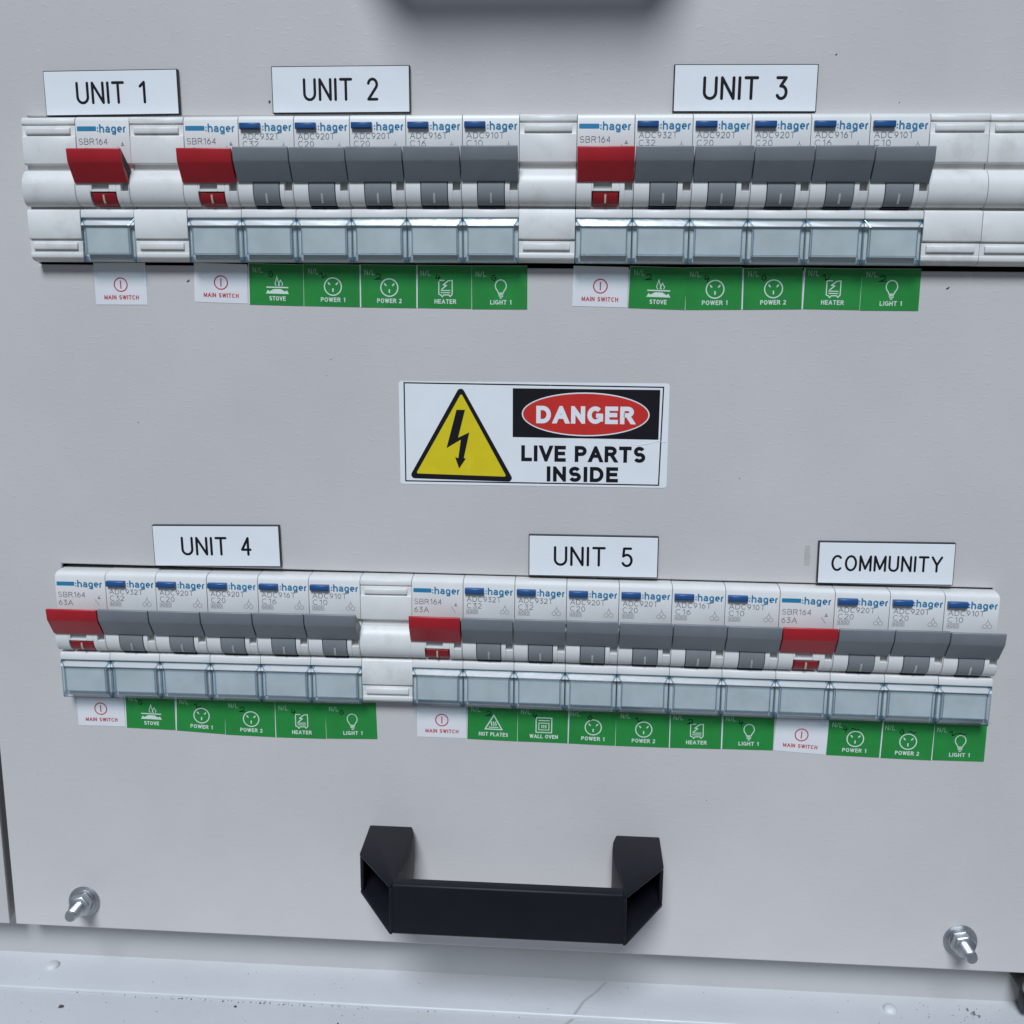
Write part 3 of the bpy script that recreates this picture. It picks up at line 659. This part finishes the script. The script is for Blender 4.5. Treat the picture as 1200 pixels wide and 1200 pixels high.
m = flat(MB()); m.disc(cx, cz, 20.35, .19, 48, 6.8); m.build('red_oval', 'sign_red', t, smooth=0)
m = flat(MB()); text(m, 'DANGER', cx - .1, sp(0, 222)[1], 5.75, 1.42, .21, width=31.8, align='c', gap=1.8); m.build('lettering', 'sign_white', t, smooth=0)
m = flat(MB()); text(m, 'LIVE PARTS', sp(813, 0)[0], sp(0, 376)[1], 5.35, 1.22, .15, width=40.6, align='c', gap=1.62, space=.16); text(m, 'INSIDE', sp(811, 0)[0], sp(0, 457)[1], 5.1, 1.22, .15, width=23.4, align='c', gap=1.62)
m.build('lettering', 'black_ink', t, smooth=0)

m = flat(MB())
for pts in ([(1030, 306), (1075, 298), (1112, 287), (1146, 292)], [(352, 372), (346, 430), (332, 486)], [(676, 62), (680, 84)], [(628, 458), (630, 492)], [(762, 300), (770, 345)]):
    q = [sp(*a) for a in pts]
    for a, b in zip(q, q[1:]): 
        m.slab([(a[0], a[1] - .07), (b[0], b[1] - .07), (b[0] + .04, b[1] + .07), (a[0] + .04, a[1] + .07)], .1, .235)
m.build('crease', 'sign_white', t, smooth=0)
# ------------------------------------------------------------------ handles
def make_handle(loc, label):
    t = thing('pull_handle', label, 'handle', loc, 'black angular pull handles')
    L = 102.8; h = 34.0; zb, zt = -7.6, 7.6
    def side(sg):       # hollow leg with chamfered open corner; profile in (x, p); x from the outer side
        X = lambda x: (x if sg > 0 else L - x)
        m = MB()
        w_ = 1.3
        def wall(pts, z0, z1):
            m.slab_xp([(X(x), p) for x, p in pts], z0, z1)
        outer = [(0, 0), (15.2, 0), (16.4, 4), (16.9, 10), (16.6, 16), (15.6, 22.0), (14.6, 28.0), (14.1, h), (13.0, h), (0, 17.5)]
        wall(outer, zt - w_, zt); wall(outer, zb, zb + w_)                                     # top and bottom cheeks
        wall([(0, 0), (1.3, 0), (1.3, 17.4), (0, 17.4)], zb + w_, zt - w_)      # short outer wall
        wall([(13.6, 0), (15.2, 0), (16.4, 4), (16.9, 10), (16.6, 16), (15.6, 22.0), (14.6, 28), (14.3, h), (13.0, h), (13.2, 28), (14.2, 22.0), (15.0, 15), (15.2, 10), (14.8, 4)], zb + w_, zt - w_)
        wall([(1.3, 0), (13.6, 0), (13.6, 2), (1.3, 2)], zb + w_, zt - w_)
        o = m.build('leg', 'handle', t, bevel=.5, seg=2, smooth=30)
        s = MB(); s.lathe([(3.2, 2.0), (3.2, 4.2), (2.4, 5.2), (.5, 5.6)], X(7.4), 0, 16); s.build('screw', 'rubber', o, smooth=40)
    def slab_xp(self, pts, z0, z1, mi=0):
        n = len(pts)
        lo = lambda p, z: z - (3.1 * max(0, p - 17.5) / 16.5 if z < 0 else 0)
        return self.add([(x, p, lo(p, z0)) for x, p in pts] + [(x, p, lo(p, z1)) for x, p in pts],
                        [tuple(range(n)), tuple(range(2 * n - 1, n - 1, -1))] + [(i, n + i, n + (i + 1) % n, (i + 1) % n) for i in range(n)], mi)
    MB.slab_xp = slab_xp
    side(1); side(-1)
    g = MB(); g.prism([(zt, h - .5), (zt - .5, h), (zb - 2.3, h), (zb - 3.0, h - .7), (zb - 2.4, 30.4), (zb - 1.2, 29.6), (zt - 1.0, 29.6), (zt, 30.4)], 14.12, L - 14.12)
    g.build('grip', 'handle', t, bevel=.3, seg=2)
    return t
make_handle((105.8, 0, -249.8), 'black angular plastic pull handle at the bottom centre of the panel')
make_handle((105.8, 0, 69.0), 'black pull handle at the top edge, its shadow falling above UNIT 2 and UNIT 3')

# ------------------------------------------------------------------ bolts
def make_bolt(x, z, tip, label, seed):
    rr = random.Random(seed)
    t = thing('stud_bolt', label, 'bolt', (x, 0, z), 'zinc bolts at the panel corners')
    ang_x = math.atan2(tip[0] - x, 12); ang_z = math.atan2(tip[1] - z, 12)
    t.rotation_euler = (-ang_z * .7, 0, ang_x * .7)
    m = MB(); m.lathe([(2.6, .05), (5.6, .05), (5.75, .5), (5.6, 1.0), (2.6, 1.15)], 0, 0, 32); m.build('washer', 'zinc', t, smooth=40)
    m = MB(); m.lathe([(2.2, 1.16), (4.2, 1.16), (4.3, 1.5), (4.0, 1.9), (2.2, 1.95)], 0, 0, 28); m.build('spring_washer', 'zinc', t, smooth=40)
    a0 = rr.uniform(0, 1); pts = [(4.25 * math.cos(a0 + i * math.pi / 3), 4.25 * math.sin(a0 + i * math.pi / 3)) for i in range(6)]
    n = MB()
    P0 = [(x_ * .93, 1.96, z_ * .93) for x_, z_ in pts] + [(x_, 2.4, z_) for x_, z_ in pts] + [(x_, 5.0, z_) for x_, z_ in pts] + [(x_ * .86, 5.6, z_ * .86) for x_, z_ in pts]
    F = [(j * 6 + i, j * 6 + (i + 1) % 6, (j + 1) * 6 + (i + 1) % 6, (j + 1) * 6 + i) for j in range(3) for i in range(6)] + [tuple(range(5, -1, -1)), tuple(range(18, 24))]
    n.add(P0, F); n.build('nut', 'zinc', t, bevel=.2, smooth=30)
    pr = [(2.0, 5.0)]; p = 5.7
    while p < 11.6: pr += [(2.15, p), (2.15, p + .2), (1.78, p + .45)]; p += .7
    pr += [(2.0, 12.2), (1.7, 12.7), (.3, 12.75)]
    m = MB(); m.lathe(pr, 0, 0, 20); m.build('stud', 'zinc', t, smooth=50)
make_bolt(-1.55, -277.7, (-.57, -274.9), 'zinc bolt with nut and washer at the lower left corner of the panel', 3)
make_bolt(314.5, -276.8, (313.6, -274.3), 'zinc bolt with nut and washer at the lower right corner of the panel', 8)
# clamp screw at the far right edge
t = thing('latch_screw', 'silver screw head in black rubber cut off by the lower right edge', 'screw', (342.7, 0, -296.6))
m = MB(); m.lathe([(4.0, -11.9), (4.1, -6), (3.8, -3.4), (3.0, -2.6), (2.0, -2.6)], -.4, 0, 24); m.build('rubber_collar', 'rubber', t, smooth=40)
m = MB(); m.lathe([(2.0, -6), (3.0, -2.4), (3.1, .6), (2.5, 1.5), (.4, 1.7)], -.9, .5, 20); m.build('screw_head', 'zinc', t, smooth=40)
m = MB(); m.prism([(-3.5, -8), (-3.5, -3.4), (-9.5, -1.2), (-10.2, -2.6), (-10.2, -8)], -2.4, 6); m.build('rubber_tail', 'rubber', t, bevel=.9, seg=2)
m = MB(); m.box(.6, 6, -11.9, -2.5, 3.6, 7.4); m.build('gasket', 'rubber', t, bevel=.5)

# ------------------------------------------------------------------ small debris and marks
def blob(mb, x, y_p, z, sx, sz, rr, up=False):
    n = 7; P = [(sx * rr.uniform(.6, 1.1) * math.cos(2 * math.pi * i / n), sz * rr.uniform(.6, 1.1) * math.sin(2 * math.pi * i / n)) for i in range(n)]
    a = rr.uniform(0, 3.1); ca, sa = math.cos(a), math.sin(a); P = [(u * ca - v * sa, u * sa + v * ca) for u, v in P]
    hh = min(sx, sz) * .7
    if up: V = [(x + u, y_p + v, z) for u, v in P] + [(x + u * .6, y_p + v * .6, z + hh) for u, v in P]
    else: V = [(x + u, y_p, z + v) for u, v in P] + [(x + u * .6, y_p + hh, z + v * .6) for u, v in P]
    mb.add(V, [(i, (i + 1) % n, n + (i + 1) % n, n + i) for i in range(n)] + [tuple(range(n, 2 * n))])
rr = random.Random(4)
m = MB()
for x, z, a, b in ((49.7, -51.0, .8, .35), (252.4, 17.8, .4, .25), (291.1, -51.2, .7, .3), (272, 4, .25, .2), (208, -268, .5, .12), (78.6, 4.6, .45, .5), (30, -98, .25, .2), (96, -76, .2, .2), (230, -113, .2, .2), (222, -170, .1, .1)):
    blob(m, x, .01, z, a, b, rr)
for _ in range(26): blob(m, rr.uniform(-20, 320), .01, rr.uniform(-285, 25), rr.uniform(.08, .2), rr.uniform(.06, .14), rr)
tag(m.build('dirt_specks', 'speck', smooth=0), 'tiny dark dirt specks and insects on the grey panel', 'dirt', kind='stuff')
m = MB()
for _ in range(120):
    x = rr.uniform(-40, 345); p = rr.uniform(-10, 30); z = -309.99 if p < 5.8 else -311.1
    s = rr.uniform(.07, .2); blob(m, x, p, z, s * 1.4, s, rr, True)
for _ in range(70): x = rr.gauss(60, 32); blob(m, x, 6.6 + rr.uniform(0, .9), -311.1, rr.uniform(.15, .42), rr.uniform(.12, .3), rr, True)
for _ in range(45): blob(m, rr.gauss(322, 12), rr.uniform(-9, 4), -309.99, rr.uniform(.1, .26), rr.uniform(.1, .3), rr, True)
for x, p, a in ((-6, 14, 1.3), (57, 9.5, .9), (96, 15, .6), (200, -9, .3), (20, 22, .4), (40, 24, .5)):
    z = -309.99 if p < 5.8 else -311.1; blob(m, x, p, z, a, a * .6, rr, True)
tag(m.build('ledge_grit', 'speck', smooth=0), 'dark grit and seeds scattered along the white ledge', 'grit', kind='stuff')
m = MB()
for dx_, dz_, s in ((0, 0, 1.4), (1.6, 1.2, 1.0), (-1.3, -2.0, 1.1), (.6, -1.0, .8)): blob(m, 323.8 + dx_, -4.6 + dz_, -309.98, s, s * .55, rr, True)
tag(m.build('metal_crumb', 'zinc', smooth=0), 'small crumpled metal shaving on the ledge below the right bolt', 'debris')
m = flat(MB()); zz = -309.97
pts = [(192, -11.6), (188, -6), (183.5, -1), (180, 5.8)]
V = []
for i, (x, p) in enumerate(pts): V += [(x - .5, p, zz), (x + .6, p + .1, zz)]
m.add(V, [(0, 1, 3, 2), (2, 3, 5, 4), (4, 5, 7, 6)])
pts = [(179.6, 6.6), (173, 14), (168, 30)]; V = []
for i, (x, p) in enumerate(pts): V += [(x - .7, p, -311.09), (x + .7, p + .1, -311.09)]
m.add(V, [(0, 1, 3, 2), (2, 3, 5, 4)])
tag(m.build('grey_streak', 'residue', smooth=0), 'dull grey scratch running across the white ledge below the handle', 'streak', kind='stuff')  # narrow grey strips of one colour crossing both ledge levels
m = flat(MB())
for i in range(7): m.poly([(252.3 + rr.uniform(-.1, .2), -135.1 - i), (254.2 + rr.uniform(-.3, .3), -135.1 - i), (254.3 + rr.uniform(-.3, .3), -136 - i), (252.4, -136 - i)], .02)
tag(m.build('glue_residue', 'glue', smooth=0), 'faint strip of old glue left of the COMMUNITY plate', 'glue residue', kind='stuff')
